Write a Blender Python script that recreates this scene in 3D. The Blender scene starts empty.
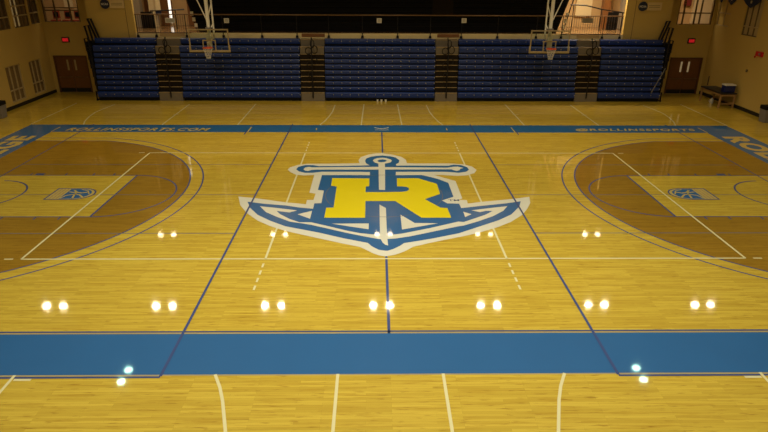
import bpy, bmesh, math, random
from mathutils import Vector, Matrix
random.seed(7)
S = bpy.context.scene
COL = S.collection
PI = math.pi

# ------------------------------------------------------------ materials
def lin(c):
    c = c / 255.0
    return c / 12.92 if c <= 0.04045 else ((c + 0.055) / 1.055) ** 2.4
def rgb(r, g, b): return (lin(r), lin(g), lin(b), 1)

def mat(name, col, rough=0.5, metal=0.0, coat=0.0, emit=None, estr=0.0, var=0.06, scale=3.0, bump=0.0, spec=0.5):
    m = bpy.data.materials.new(name); m.use_nodes = True
    nt = m.node_tree; b = nt.nodes['Principled BSDF']
    b.inputs['Roughness'].default_value = rough
    b.inputs['Metallic'].default_value = metal
    b.inputs['Specular IOR Level'].default_value = spec
    b.inputs['Coat Weight'].default_value = coat
    b.inputs['Coat Roughness'].default_value = 0.08
    tc = nt.nodes.new('ShaderNodeTexCoord')
    no = nt.nodes.new('ShaderNodeTexNoise'); no.inputs['Scale'].default_value = scale; no.inputs['Detail'].default_value = 4
    nt.links.new(tc.outputs['Object'], no.inputs['Vector'])
    mx = nt.nodes.new('ShaderNodeMix'); mx.data_type = 'RGBA'
    mx.inputs['A'].default_value = tuple(max(0, c * (1 - var)) for c in col[:3]) + (1,)
    mx.inputs['B'].default_value = tuple(min(1, c * (1 + var)) for c in col[:3]) + (1,)
    nt.links.new(no.outputs['Fac'], mx.inputs['Factor'])
    nt.links.new(mx.outputs['Result'], b.inputs['Base Color'])
    if bump:
        bp = nt.nodes.new('ShaderNodeBump'); bp.inputs['Strength'].default_value = bump; bp.inputs['Distance'].default_value = 0.01
        nt.links.new(no.outputs['Fac'], bp.inputs['Height']); nt.links.new(bp.outputs['Normal'], b.inputs['Normal'])
    if emit:
        b.inputs['Emission Color'].default_value = emit; b.inputs['Emission Strength'].default_value = estr
    return m

FLOOR_ROUGH = 0.045
EXPO = 0.0
def wood(name, c1, c2, c3):
    """varnished maple strips laid along X"""
    m = bpy.data.materials.new(name); m.use_nodes = True
    nt = m.node_tree; b = nt.nodes['Principled BSDF']; L = nt.links
    tc = nt.nodes.new('ShaderNodeTexCoord')
    br = nt.nodes.new('ShaderNodeTexBrick')
    br.offset = 0.37; br.offset_frequency = 3; br.squash = 1
    br.inputs['Scale'].default_value = 1.0
    br.inputs['Brick Width'].default_value = 1.15
    br.inputs['Row Height'].default_value = 0.057
    br.inputs['Mortar Size'].default_value = 0.0009
    br.inputs['Mortar Smooth'].default_value = 0.3
    br.inputs['Bias'].default_value = -0.1
    br.inputs['Color1'].default_value = c1; br.inputs['Color2'].default_value = c2
    br.inputs['Mortar'].default_value = tuple(v * 0.55 for v in c2[:3]) + (1,)
    L.new(tc.outputs['Object'], br.inputs['Vector'])
    mp = nt.nodes.new('ShaderNodeMapping'); mp.inputs['Scale'].default_value = (0.55, 9.0, 1)
    L.new(tc.outputs['Object'], mp.inputs['Vector'])
    no = nt.nodes.new('ShaderNodeTexNoise'); no.inputs['Scale'].default_value = 1.6; no.inputs['Detail'].default_value = 7; no.inputs['Roughness'].default_value = 0.65
    L.new(mp.outputs['Vector'], no.inputs['Vector'])
    cr = nt.nodes.new('ShaderNodeValToRGB'); cr.color_ramp.elements[0].position = 0.50; cr.color_ramp.elements[1].position = 0.68
    L.new(no.outputs['Fac'], cr.inputs['Fac'])
    mx = nt.nodes.new('ShaderNodeMix'); mx.data_type = 'RGBA'
    L.new(cr.outputs['Color'], mx.inputs['Factor']); L.new(br.outputs['Color'], mx.inputs['A']); mx.inputs['B'].default_value = c3
    # short dark streaks of heartwood
    mp2 = nt.nodes.new('ShaderNodeMapping'); mp2.inputs['Scale'].default_value = (2.2, 17.5, 1)
    L.new(tc.outputs['Object'], mp2.inputs['Vector'])
    n2 = nt.nodes.new('ShaderNodeTexNoise'); n2.inputs['Scale'].default_value = 1.3; n2.inputs['Detail'].default_value = 3
    L.new(mp2.outputs['Vector'], n2.inputs['Vector'])
    r2 = nt.nodes.new('ShaderNodeValToRGB'); r2.color_ramp.elements[0].position = 0.60; r2.color_ramp.elements[1].position = 0.72
    r2.color_ramp.elements[0].color = (1, 1, 1, 1); r2.color_ramp.elements[1].color = (0.55, 0.42, 0.3, 1)
    L.new(n2.outputs['Fac'], r2.inputs['Fac'])
    mu = nt.nodes.new('ShaderNodeMix'); mu.data_type = 'RGBA'; mu.blend_type = 'MULTIPLY'; mu.inputs['Factor'].default_value = 0.8
    L.new(mx.outputs['Result'], mu.inputs['A']); L.new(r2.outputs['Color'], mu.inputs['B'])
    L.new(mu.outputs['Result'], b.inputs['Base Color'])
    b.inputs['Roughness'].default_value = 0.5
    b.inputs['Specular IOR Level'].default_value = 0.2
    b.inputs['Coat Weight'].default_value = 1.0; b.inputs['Coat Roughness'].default_value = FLOOR_ROUGH
    b.inputs['Coat Tint'].default_value = (1.0, 0.93, 0.62, 1)
    nb = nt.nodes.new('ShaderNodeTexNoise'); nb.inputs['Scale'].default_value = 2.5; nb.inputs['Detail'].default_value = 2
    L.new(tc.outputs['Object'], nb.inputs['Vector'])
    bp = nt.nodes.new('ShaderNodeBump'); bp.inputs['Strength'].default_value = 0.05; bp.inputs['Distance'].default_value = 0.01
    L.new(nb.outputs['Fac'], bp.inputs['Height']); L.new(bp.outputs['Normal'], b.inputs['Coat Normal'])
    return m

def paint(name, col, var=0.05):
    m = mat(name, col, rough=0.5, var=var, scale=1.2, spec=0.2)
    b = m.node_tree.nodes['Principled BSDF']
    b.inputs['Coat Weight'].default_value = 1.0; b.inputs['Coat Roughness'].default_value = FLOOR_ROUGH
    return m

M = {}
M['maple'] = wood('varnished_maple', (0.67, 0.525, 0.10, 1), (0.53, 0.39, 0.06, 1), (0.47, 0.32, 0.042, 1))
M['stain'] = wood('amber_stained_maple', (0.34, 0.208, 0.022, 1), (0.28, 0.163, 0.016, 1), (0.23, 0.122, 0.010, 1))
M['blue_paint'] = paint('royal_blue_court_paint', (0.019, 0.122, 0.32, 1))
M['line_blue'] = paint('dark_blue_line_paint', (0.045, 0.075, 0.22, 1))
M['cream_paint'] = paint('cream_court_paint', (0.76, 0.74, 0.60, 1))
M['line_white'] = paint('white_line_paint', (0.78, 0.72, 0.38, 1))
M['edge_tan'] = paint('tan_edge_line', (0.42, 0.34, 0.17, 1))
M['faint'] = paint('faded_line_paint', (0.12, 0.15, 0.20, 1))
M['yellow_paint'] = paint('yellow_court_paint', (0.86, 0.70, 0.0, 1))
M['letter_paint'] = paint('wood_coloured_lettering', (0.60, 0.45, 0.12, 1))
M['pink_paint'] = paint('dusty_pink_lettering', (0.42, 0.24, 0.13, 1))
M['cream_wall'] = mat('cream_painted_block', (0.55, 0.385, 0.10, 1), rough=0.6, var=0.05, scale=0.8)
M['fascia'] = mat('cream_fascia', (0.85, 0.70, 0.36, 1), rough=0.5, var=0.05)
M['ceiling'] = mat('dark_ceiling', (0.05, 0.04, 0.03, 1), rough=0.9)
M['base'] = mat('black_rubber_baseboard', (0.008, 0.007, 0.006, 1), rough=0.5)
M['door'] = mat('brown_wood_door', (0.17, 0.065, 0.018, 1), rough=0.4, var=0.2, scale=6)
M['door_edge'] = mat('door_frame_brown', (0.12, 0.05, 0.02, 1), rough=0.4)
M['chrome'] = mat('brushed_steel', (0.5, 0.45, 0.38, 1), rough=0.3, metal=0.9)
M['glow_glass'] = mat('lit_door_glass', (0.5, 0.42, 0.25, 1), rough=0.2, emit=(1, 0.75, 0.4, 1), estr=0.15)
M['seat_blue'] = mat('blue_bench_plastic', (0.005, 0.030, 0.19, 1), rough=0.4, var=0.15, scale=1.2)
M['seat_tag'] = mat('pale_seat_number_plate', (0.6, 0.55, 0.4, 1), rough=0.4)
M['steel_dark'] = mat('dark_steel_frame', (0.006, 0.006, 0.007, 1), rough=0.6, spec=0.2)
M['black_metal'] = mat('black_painted_pipe', (0.008, 0.007, 0.008, 1), rough=0.45, spec=0.3)
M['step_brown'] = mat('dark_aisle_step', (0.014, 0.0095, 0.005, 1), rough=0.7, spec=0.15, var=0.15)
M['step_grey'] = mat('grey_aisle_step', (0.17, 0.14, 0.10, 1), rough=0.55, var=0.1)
M['nosing'] = mat('tan_step_nosing', (0.33, 0.24, 0.12, 1), rough=0.45)
M['upper_black'] = mat('black_upper_bench', (0.003, 0.003, 0.004, 1), rough=0.7, spec=0.15, var=0.3)
M['rail_tan'] = mat('bronze_top_rail', (0.20, 0.11, 0.045, 1), rough=0.35)
M['rail_brown'] = mat('dark_bronze_picket', (0.05, 0.025, 0.015, 1), rough=0.4)
M['white_plastic'] = mat('white_plastic', (0.72, 0.70, 0.62, 1), rough=0.4)
M['white_steel'] = mat('white_powder_coated_steel', (0.86, 0.82, 0.72, 1), rough=0.4)
M['tan_frame'] = mat('tan_backboard_frame', (0.32, 0.235, 0.11, 1), rough=0.4)
M['rim'] = mat('orange_rim', (0.62, 0.07, 0.02, 1), rough=0.4)
M['net'] = mat('white_net_cord', (0.62, 0.58, 0.5, 1), rough=0.8)
M['navy'] = mat('navy_blue_sign', (0.01, 0.018, 0.06, 1), rough=0.4)
M['banner_navy'] = mat('navy_banner_fabric', (0.012, 0.02, 0.07, 1), rough=0.8)
M['red'] = mat('red_plastic', (0.5, 0.01, 0.015, 1), rough=0.4)
M['dark_red'] = mat('dark_red_board', (0.18, 0.02, 0.015, 1), rough=0.6)
M['conc_floor'] = mat('tan_concourse_floor', (0.30, 0.18, 0.08, 1), rough=0.15)
M['soft_pane'] = mat('softly_lit_pane', (0.4, 0.28, 0.08, 1), rough=0.5, emit=(1, 0.72, 0.3, 1), estr=0.10)
M['dull_red'] = mat('dull_red_vinyl', (0.28, 0.045, 0.02, 1), rough=0.5)
M['exit_housing'] = mat('bronze_exit_housing', (0.03, 0.018, 0.01, 1), rough=0.5)
M['exit_red'] = mat('red_exit_letter', (0.6, 0.02, 0.02, 1), rough=0.4, emit=(1, 0.02, 0.03, 1), estr=0.4)
M['exit_face'] = mat('red_lit_exit_face', (0.35, 0.02, 0.02, 1), rough=0.4, emit=(1, 0.02, 0.03, 1), estr=0.22)
M['table_top'] = mat('black_vinyl_pad', (0.012, 0.012, 0.013, 1), rough=0.45)
M['table_wood'] = mat('oak_table_frame', (0.34, 0.19, 0.07, 1), rough=0.5, var=0.15)
M['cooler_blue'] = mat('dark_blue_cooler', (0.008, 0.015, 0.10, 1), rough=0.35)
M['bin_grey'] = mat('grey_bin_plastic', (0.20, 0.18, 0.16, 1), rough=0.5)
M['conc_wall'] = mat('tan_concourse_wall', (0.55, 0.37, 0.18, 1), rough=0.6, var=0.12, scale=1.2)
M['conc_cream'] = mat('cream_concourse_panel', (0.72, 0.60, 0.38, 1), rough=0.5)
M['conc_grey'] = mat('grey_concourse_column', (0.36, 0.31, 0.24, 1), rough=0.6)
M['conc_brown'] = mat('brown_wood_panel', (0.22, 0.09, 0.03, 1), rough=0.4, var=0.2)
M['pale_cream'] = mat('pale_cream_strip', (0.66, 0.51, 0.24, 1), rough=0.6)
M['mull'] = mat('bronze_mullion', (0.13, 0.085, 0.035, 1), rough=0.5)
M['mull_cream'] = mat('cream_mullion', (0.45, 0.34, 0.16, 1), rough=0.5)
M['slat'] = mat('brown_window_pane', (0.20, 0.13, 0.05, 1), rough=0.4)  # even brown used for the window panes
M['daylight'] = mat('daylit_window_pane', (0.9, 0.9, 0.85, 1), rough=0.3, emit=(1, 0.93, 0.8, 1), estr=1.2)
M['dark_glass'] = mat('dim_glass', (0.10, 0.07, 0.035, 1), rough=0.2)
M['lamp_house'] = mat('grey_lamp_housing', (0.2, 0.2, 0.2, 1), rough=0.5)
M['lamp_warm'] = mat('lit_lamp_lens', (1, 1, 1, 1), rough=0.4, emit=(1, 0.90, 0.70, 1), estr=12.0)
M['lamp_green'] = mat('lit_greenish_lamp_lens', (1, 1, 1, 1), rough=0.4, emit=(0.75, 1.0, 0.82, 1), estr=10.0)
M['lamp_dim'] = mat('lit_dim_lamp_lens', (1, 1, 1, 1), rough=0.4, emit=(1, 0.88, 0.66, 1), estr=10.0)

# ------------------------------------------------------------ mesh helpers
class MB:
    def __init__(s): s.v = []; s.f = []
    def add(s, vs, fs):
        n = len(s.v); s.v += [tuple(v) for v in vs]; s.f += [tuple(n + i for i in f) for f in fs]; return s
    def box(s, x0, x1, y0, y1, z0, z1):
        return s.add([(x0,y0,z0),(x1,y0,z0),(x1,y1,z0),(x0,y1,z0),(x0,y0,z1),(x1,y0,z1),(x1,y1,z1),(x0,y1,z1)],
                     [(0,3,2,1),(4,5,6,7),(0,1,5,4),(1,2,6,5),(2,3,7,6),(3,0,4,7)])
    def prism_x(s, prof, x0, x1):
        """profile of (y,z), counter-clockwise, extruded along X"""
        n = len(prof)
        vs = [(x0, y, z) for y, z in prof] + [(x1, y, z) for y, z in prof]
        fs = [tuple(range(n))[::-1], tuple(range(n, 2*n))] + [(i, (i+1) % n, n + (i+1) % n, n + i) for i in range(n)]
        return s.add(vs, fs)
    def tube(s, pts, r, n=8, closed=False):
        pts = [Vector(p) for p in pts]; N = len(pts); rings = []
        up = Vector((0.13, 0.21, 0.97)).normalized()
        for i, p in enumerate(pts):
            if closed: t = (pts[(i+1) % N] - pts[i-1])
            else: t = pts[min(i+1, N-1)] - pts[max(i-1, 0)]
            t.normalize()
            a = t.cross(up)
            if a.length < 0.1: a = t.cross(Vector((1, 0, 0)))
            a.normalize(); b = t.cross(a)
            rr = r[i] if isinstance(r, (list, tuple)) else r
            rings.append([p + (a * math.cos(2*PI*k/n) + b * math.sin(2*PI*k/n)) * rr for k in range(n)])
        vs = [v for ring in rings for v in ring]; fs = []
        M_ = N if closed else N - 1
        for i in range(M_):
            j = (i + 1) % N
            for k in range(n):
                fs.append((i*n+k, i*n+(k+1) % n, j*n+(k+1) % n, j*n+k))
        if not closed: fs += [tuple(range(n))[::-1], tuple(range((N-1)*n, N*n))]
        return s.add(vs, fs)
    def cyl(s, c, r, h, n=24, r2=None):
        r2 = r if r2 is None else r2; x, y, z = c
        vs = [(x+r*math.cos(2*PI*k/n), y+r*math.sin(2*PI*k/n), z) for k in range(n)] + [(x+r2*math.cos(2*PI*k/n), y+r2*math.sin(2*PI*k/n), z+h) for k in range(n)]
        return s.add(vs, [tuple(range(n))[::-1], tuple(range(n, 2*n))] + [(k, (k+1) % n, n+(k+1) % n, n+k) for k in range(n)])
    def poly(s, pts, z):
        return s.add([(x, y, z) for x, y in pts], [tuple(range(len(pts)))])
    def strip(s, pts, w, z, closed=False):
        """a painted line of width w along pts"""
        P = [Vector((x, y)) for x, y in pts]; N = len(P); a = []; b = []
        for i in range(N):
            if closed: t = P[(i+1) % N] - P[i-1]
            else: t = P[min(i+1, N-1)] - P[max(i-1, 0)]
            t.normalize(); nn = Vector((-t.y, t.x)) * w / 2
            a.append(P[i] + nn); b.append(P[i] - nn)
        vs = [(p.x, p.y, z) for p in a] + [(p.x, p.y, z) for p in b]
        fs = []
        for i in range(N if closed else N-1):
            j = (i+1) % N; fs.append((N+i, N+j, j, i))
        return s.add(vs, fs)
    def build(s, name, m, parent=None, bevel=0.0, smooth=False, loc=None):
        me = bpy.data.meshes.new(name); me.from_pydata(s.v, [], s.f); me.update()
        bm = bmesh.new(); bm.from_mesh(me)
        if name not in PAINTS:
            bmesh.ops.recalc_face_normals(bm, faces=bm.faces)
        else:
            for f in bm.faces:
                if f.normal.z < 0: f.normal_flip()
        bm.to_mesh(me); bm.free()
        if smooth:
            for p in me.polygons: p.use_smooth = True
            me.set_sharp_from_angle(angle=math.radians(40))
        me.materials.append(m)
        o = bpy.data.objects.new(name, me); COL.objects.link(o)
        if loc: o.location = loc
        if parent: o.parent = parent
        if bevel:
            bv = o.modifiers.new('bevel', 'BEVEL'); bv.width = bevel; bv.segments = 2; bv.limit_method = 'ANGLE'
        return o
PAINTS = set()

def empty(name, loc=(0, 0, 0), rz=0):
    o = bpy.data.objects.new(name, None); COL.objects.link(o); o.location = loc; o.rotation_euler = (0, 0, rz); return o
def tag(o, label=None, cat=None, group=None, kind=None):
    if label: o['label'] = label
    if cat: o['category'] = cat
    if group: o['group'] = group
    if kind: o['kind'] = kind
    return o
def kids(o): return [c for c in bpy.data.objects if c.parent == o]
def copy_tree(o, parent=None):
    c = o.copy(); COL.objects.link(c)
    if parent: c.parent = parent
    for ch in kids(o): copy_tree(ch, c)
    return c
def arc(cx, cy, r, a0, a1, n=48, ry=None):
    ry = r if ry is None else ry
    return [(cx + r*math.cos(a0+(a1-a0)*i/n), cy + ry*math.sin(a0+(a1-a0)*i/n)) for i in range(n+1)]
def text_verts(s, w, h, bold=0.02, shear=0.0, spacing=1.0):
    """built-in font as flat faces fitted to a w x h box; returns verts, faces"""
    cu = bpy.data.curves.new('t', 'FONT'); cu.body = s; cu.offset = bold; cu.shear = shear; cu.space_character = spacing; cu.resolution_u = 3
    o = bpy.data.objects.new('t', cu); COL.objects.link(o)
    bpy.context.view_layer.update()
    me = bpy.data.meshes.new_from_object(o.evaluated_get(bpy.context.evaluated_depsgraph_get()))
    vs = [v.co.copy() for v in me.vertices]; fs = [tuple(p.vertices) for p in me.polygons]
    bpy.data.objects.remove(o); bpy.data.curves.remove(cu); bpy.data.meshes.remove(me)
    x0 = min(v.x for v in vs); x1 = max(v.x for v in vs); y0 = min(v.y for v in vs); y1 = max(v.y for v in vs)
    return [((v.x-x0)/(x1-x0)*w, (v.y-y0)/(y1-y0)*h) for v in vs], fs
def wall_grid(mb, a0, a1, z0, z1, holes, put):
    """solid wall spanning a0..a1 by z0..z1 with rectangular holes (a,b,c,d)"""
    A = sorted({a0, a1} | {h[0] for h in holes} | {h[1] for h in holes}); Z = sorted({z0, z1} | {h[2] for h in holes} | {h[3] for h in holes})
    for j in range(len(Z)-1):
        run = None
        for i in range(len(A)):
            solid = False
            if i < len(A)-1:
                ca, cz = (A[i]+A[i+1])/2, (Z[j]+Z[j+1])/2
                solid = not any(h[0] < ca < h[1] and h[2] < cz < h[3] for h in holes)
            if solid and run is None: run = A[i]
            if not solid and run is not None: put(mb, run, A[i], Z[j], Z[j+1]); run = None

# ------------------------------------------------------------ the setting: floor and court markings
floor_mb = MB().box(-18.7, 18.7, -20.2, 16.6, -0.1, 0.0)
floor = tag(floor_mb.build('floor', M['maple']), 'glossy yellow maple gym floor with court lines', kind='structure')

def mark(name, mb, m, label=None):
    PAINTS.add(name)
    o = mb.build(name, M[m], floor)
    if label: o['label'] = label
    return o
def pmark(name, paint_name, label=None, **kw): pass

# blue boundary frame of the main court (inner 28.66 x 15.3 m)
XI, XO, YN, YNO, YF, YFO = 14.33, 15.87, -7.74, -9.0, 7.60, 8.86
for nm, rect, lb in (('near_blue_band', (-XO, XO, YNO, YN), 'blue boundary band along near sideline'),
                     ('far_blue_band', (-XO, XO, YF, YFO), 'blue boundary band along far sideline'),
                     ('left_blue_band', (-XO, -XI, YN, YF), 'blue baseline band at left end'),
                     ('right_blue_band', (XI, XO, YN, YF), 'blue baseline band at right end')):
    x0, x1, y0, y1 = rect
    mark(nm, MB().poly([(x0, y0), (x1, y0), (x1, y1), (x0, y1)], 0.001), 'blue_paint', lb)
# pale gap line and dark line just inside the near and far bands
mb = MB().strip([(-XI, YN + 0.02), (XI, YN + 0.02)], 0.03, 0.002).strip([(-XI, YF - 0.01), (XI, YF - 0.01)], 0.03, 0.002)
mb.strip([(-XO, YNO - 0.02), (XO, YNO - 0.02)], 0.03, 0.002)
mark('band_edge_line', mb, 'edge_tan')
mb = MB().strip([(-XI, YN + 0.075), (XI, YN + 0.075)], 0.05, 0.002)
mark('band_dark_line', mb, 'line_blue')

# stained three point areas, keys left bare
BX = 12.725
def half(sgn):
    """amber stained shape between arc, baseline and key, as a fan of quads"""
    mb = MB(); r = 6.325; a0 = math.asin((r-0.14)/r)
    top = [(XI, r-0.14)] + arc(BX, 0, r, PI-a0, PI+a0, 80) + [(XI, -r+0.14)]
    # ring polygon: outside boundary then the key rectangle
    kx, ky = 8.50, 1.83
    up = [p for p in top if p[1] > 1e-6] + [(BX - r, 0.0)]; dn = [(BX - r, 0.0)] + [p for p in top if p[1] < -1e-6]
    polyU = up + [(kx, 0.0), (kx, ky), (XI, ky)]
    polyD = [(XI, -ky), (kx, -ky), (kx, 0.0)] + dn
    for P in (polyU, polyD): mb.poly([(sgn*x, y) for x, y in P], 0.0006)
    return mb
mark('left_stained_area', half(-1), 'stain', 'amber stained wood inside left three point arc')
mark('right_stained_area', half(1), 'stain', 'amber stained wood inside right three point arc')
for sgn, side in ((-1, 'left'), (1, 'right')):
    for nm, r in (('outer_three_point_line', 6.75), ('inner_three_point_line', 6.325)):
        a0 = math.asin((r - 0.14)/r); pts = [(XI, r-0.14)] + arc(BX, 0, r, PI-a0, PI+a0, 80) + [(XI, -r+0.14)]
        mark(side + '_' + nm, MB().strip([(sgn*x, y) for x, y in pts], 0.05, 0.002), 'line_blue')
    mb = MB().strip([(sgn*XI, 1.83), (sgn*8.5, 1.83)], 0.05, 0.002).strip([(sgn*XI, -1.83), (sgn*8.5, -1.83)], 0.05, 0.002)
    mb.strip([(sgn*8.5, 1.83), (sgn*8.5, -1.83)], 0.06, 0.0022)
    for d in (2.15, 3.35, 4.3, 5.0):
        for s2 in (1, -1): mb.strip([(sgn*(14.33-d), s2*1.83), (sgn*(14.33-d), s2*2.03)], 0.05, 0.002)
    mb.poly([(sgn*(XI-2.3), 1.84), (sgn*(XI-2.3), 2.02), (sgn*(XI-2.6), 2.02), (sgn*(XI-2.6), 1.84)], 0.0024)
    mark(side + '_key_line', mb, 'line_blue')
    mark(side + '_free_throw_arc', MB().strip([(sgn*x, y) for x, y in arc(8.5, 0, 1.83, PI/2, 3*PI/2, 40)], 0.05, 0.002), 'line_blue')
    mark(side + '_restricted_arc', MB().strip([(sgn*x, y) for x, y in arc(BX, 0, 1.27, PI/2, 3*PI/2, 40)], 0.06, 0.002), 'line_blue')
# half way line
mb = MB().strip([(0, YN), (0, YF)], 0.06, 0.002)
for y in (7.1, 4.9): mb.strip([(-0.12, y), (0.12, y)], 0.04, 0.0022)
mark('half_way_line', mb, 'line_blue')
mark('centre_circle', MB().strip(arc(0, 0, 1.86, 0, 2*PI, 72)[:-1], 0.025, 0.0068, True), 'faint')
# cross volleyball courts, 9 x 18 m
for sgn, side in ((-1, 'left'), (1, 'right')):
    a, b = 4.07, 13.1
    mb = MB().strip([(sgn*a, -9.05), (sgn*a, 9.0)], 0.055, 0.0078).strip([(sgn*b, -9.05), (sgn*b, 9.0)], 0.05, 0.0026)
    mb.strip([(sgn*a, -9.07), (sgn*b, -9.07)], 0.05, 0.0026)
    mark(side + '_practice_court_line', mb, 'line_blue')
    mb = MB()
    for y in (3.03, -0.05, -2.98): mb.strip([(sgn*a, y), (sgn*b, y)], 0.035, 0.0026)
    mark(side + '_practice_cross_line', mb, 'faint')
# main volleyball court, white
mb = MB()
for y in (4.5, -4.5): mb.strip([(-9, y), (9, y)], 0.055, 0.003)
for x in (-9, 9): mb.strip([(x, -4.5), (x, 4.5)], 0.055, 0.003)
for sgn in (-1, 1):
    mb.strip([(sgn*9.2, -4.5), (sgn*9.42, -4.5)], 0.05, 0.003); mb.strip([(sgn*9.2, 4.5), (sgn*9.42, 4.5)], 0.05, 0.003)
mark('volleyball_court_line', mb, 'line_white', 'white volleyball court outline')
mb = MB()
for x in (-3, 3):
    mb.strip([(x, -4.5), (x, 4.5)], 0.055, 0.003)
    for k in range(4):
        mb.strip([(x, -4.75 - k*0.36), (x, -4.95 - k*0.36)], 0.05, 0.003)
        if k < 4: mb.strip([(x, 4.75 + k*0.36), (x, 4.95 + k*0.36)], 0.05, 0.003)
mark('attack_line', mb, 'line_white')
# white cross basketball markings outside the blue bands
mb = MB()
def dbl(pts):
    for sx in (1, -1):
        mb.strip([(sx*x, y) for x, y in pts], 0.055, 0.003)
dbl([(0.93, YFO), (0.88, 13.3)]); dbl([(0.94, YNO), (0.93, -11.5)])
dbl([(3.12, YNO), (2.95, -9.35), (2.82, -9.7), (2.70, -10.1), (2.58, -10.5), (2.52, -11.5)])
dbl([(2.82, YFO), (2.65, 9.6), (2.52, 10.5), (2.42, 11.5), (2.38, 13.1)])
dbl([(6.55, YFO), (6.55, 13.3)]); dbl([(9.98, YFO), (9.98, 13.2)])
dbl([(6.65, YNO), (6.65, -10.5)]); dbl([(6.3, YNO - 0.13), (6.60, YNO - 0.13)])
dbl([(6.45, 11.0), (6.75, 11.0)]); dbl([(9.85, 10.9), (10.1, 10.9)])
dbl([(13.52, YFO), (13.75, 9.5), (13.95, 10.4), (14.05, 11.3), (13.95, 12.3), (13.8, 13.1)])
dbl([(15.92, YFO), (15.92, 13.4)])
mark('cross_court_white_line', mb, 'line_white')
# small cream arrow mark in the middle of the far band
mb = MB().strip([(-0.32, 8.42), (-0.12, 8.25), (0.12, 8.25), (0.32, 8.42)], 0.07, 0.003).strip([(-0.3, 8.0), (0.3, 8.0)], 0.06, 0.003)
mark('centre_band_mark', mb, 'cream_paint')
# small corner marks where the bands meet
mb = MB()
for sx in (-1, 1):
    mb.strip([(sx*14.36, 7.62), (sx*14.36, 8.45)], 0.05, 0.003); mb.strip([(sx*5.85, 7.62), (sx*5.85, 8.5)], 0.05, 0.003); mb.strip([(sx*2.9, 7.95), (sx*2.9, 8.3)], 0.05, 0.003)
mark('band_tick', mb, 'letter_paint')
mb = MB()
for sx in (-1, 1): mb.strip([(sx*5.92, 7.2), (sx*5.92, 7.95)], 0.05, 0.0034)
mark('sideline_tick', mb, 'line_blue')

# lettering on the bands
def letters(name, s, w, h, frame, m, label, bold=0.02, shear=0.0, z=0.004, spacing=1.0):
    """frame(x,y) places the flat letters on the floor"""
    vs, fs = text_verts(s, w, h, bold, shear, spacing)
    mb = MB(); mb.add([frame(x, y) + (z,) for x, y in vs], fs)
    return mark(name, mb, m, label)
letters('far_left_lettering', 'ROLLINSSPORTS.COM', 6.25, 0.50, lambda x, y: (-13.85 + x, 7.80 + y), 'letter_paint', 'wood coloured website lettering on far blue band', bold=0.03, shear=0.25, spacing=1.15)
letters('far_right_lettering', '@ROLLINSSPORTS', 5.4, 0.50, lambda x, y: (8.65 + x, 7.80 + y), 'letter_paint', 'wood coloured handle lettering on far blue band', bold=0.03, shear=0.25, spacing=1.15)
letters('right_baseline_lettering', 'ROLLINS COLLEGE', 13.9, 0.98, lambda x, y: (14.60 + y, 6.95 - x), 'letter_paint', 'large wood coloured lettering on right baseline band', bold=0.045, spacing=1.1)
letters('left_baseline_lettering', 'ROLLINS COLLEGE', 13.9, 0.98, lambda x, y: (-14.60 - y, -6.95 + x), 'letter_paint', 'large wood coloured lettering on left baseline band', bold=0.045, spacing=1.1)

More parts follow.
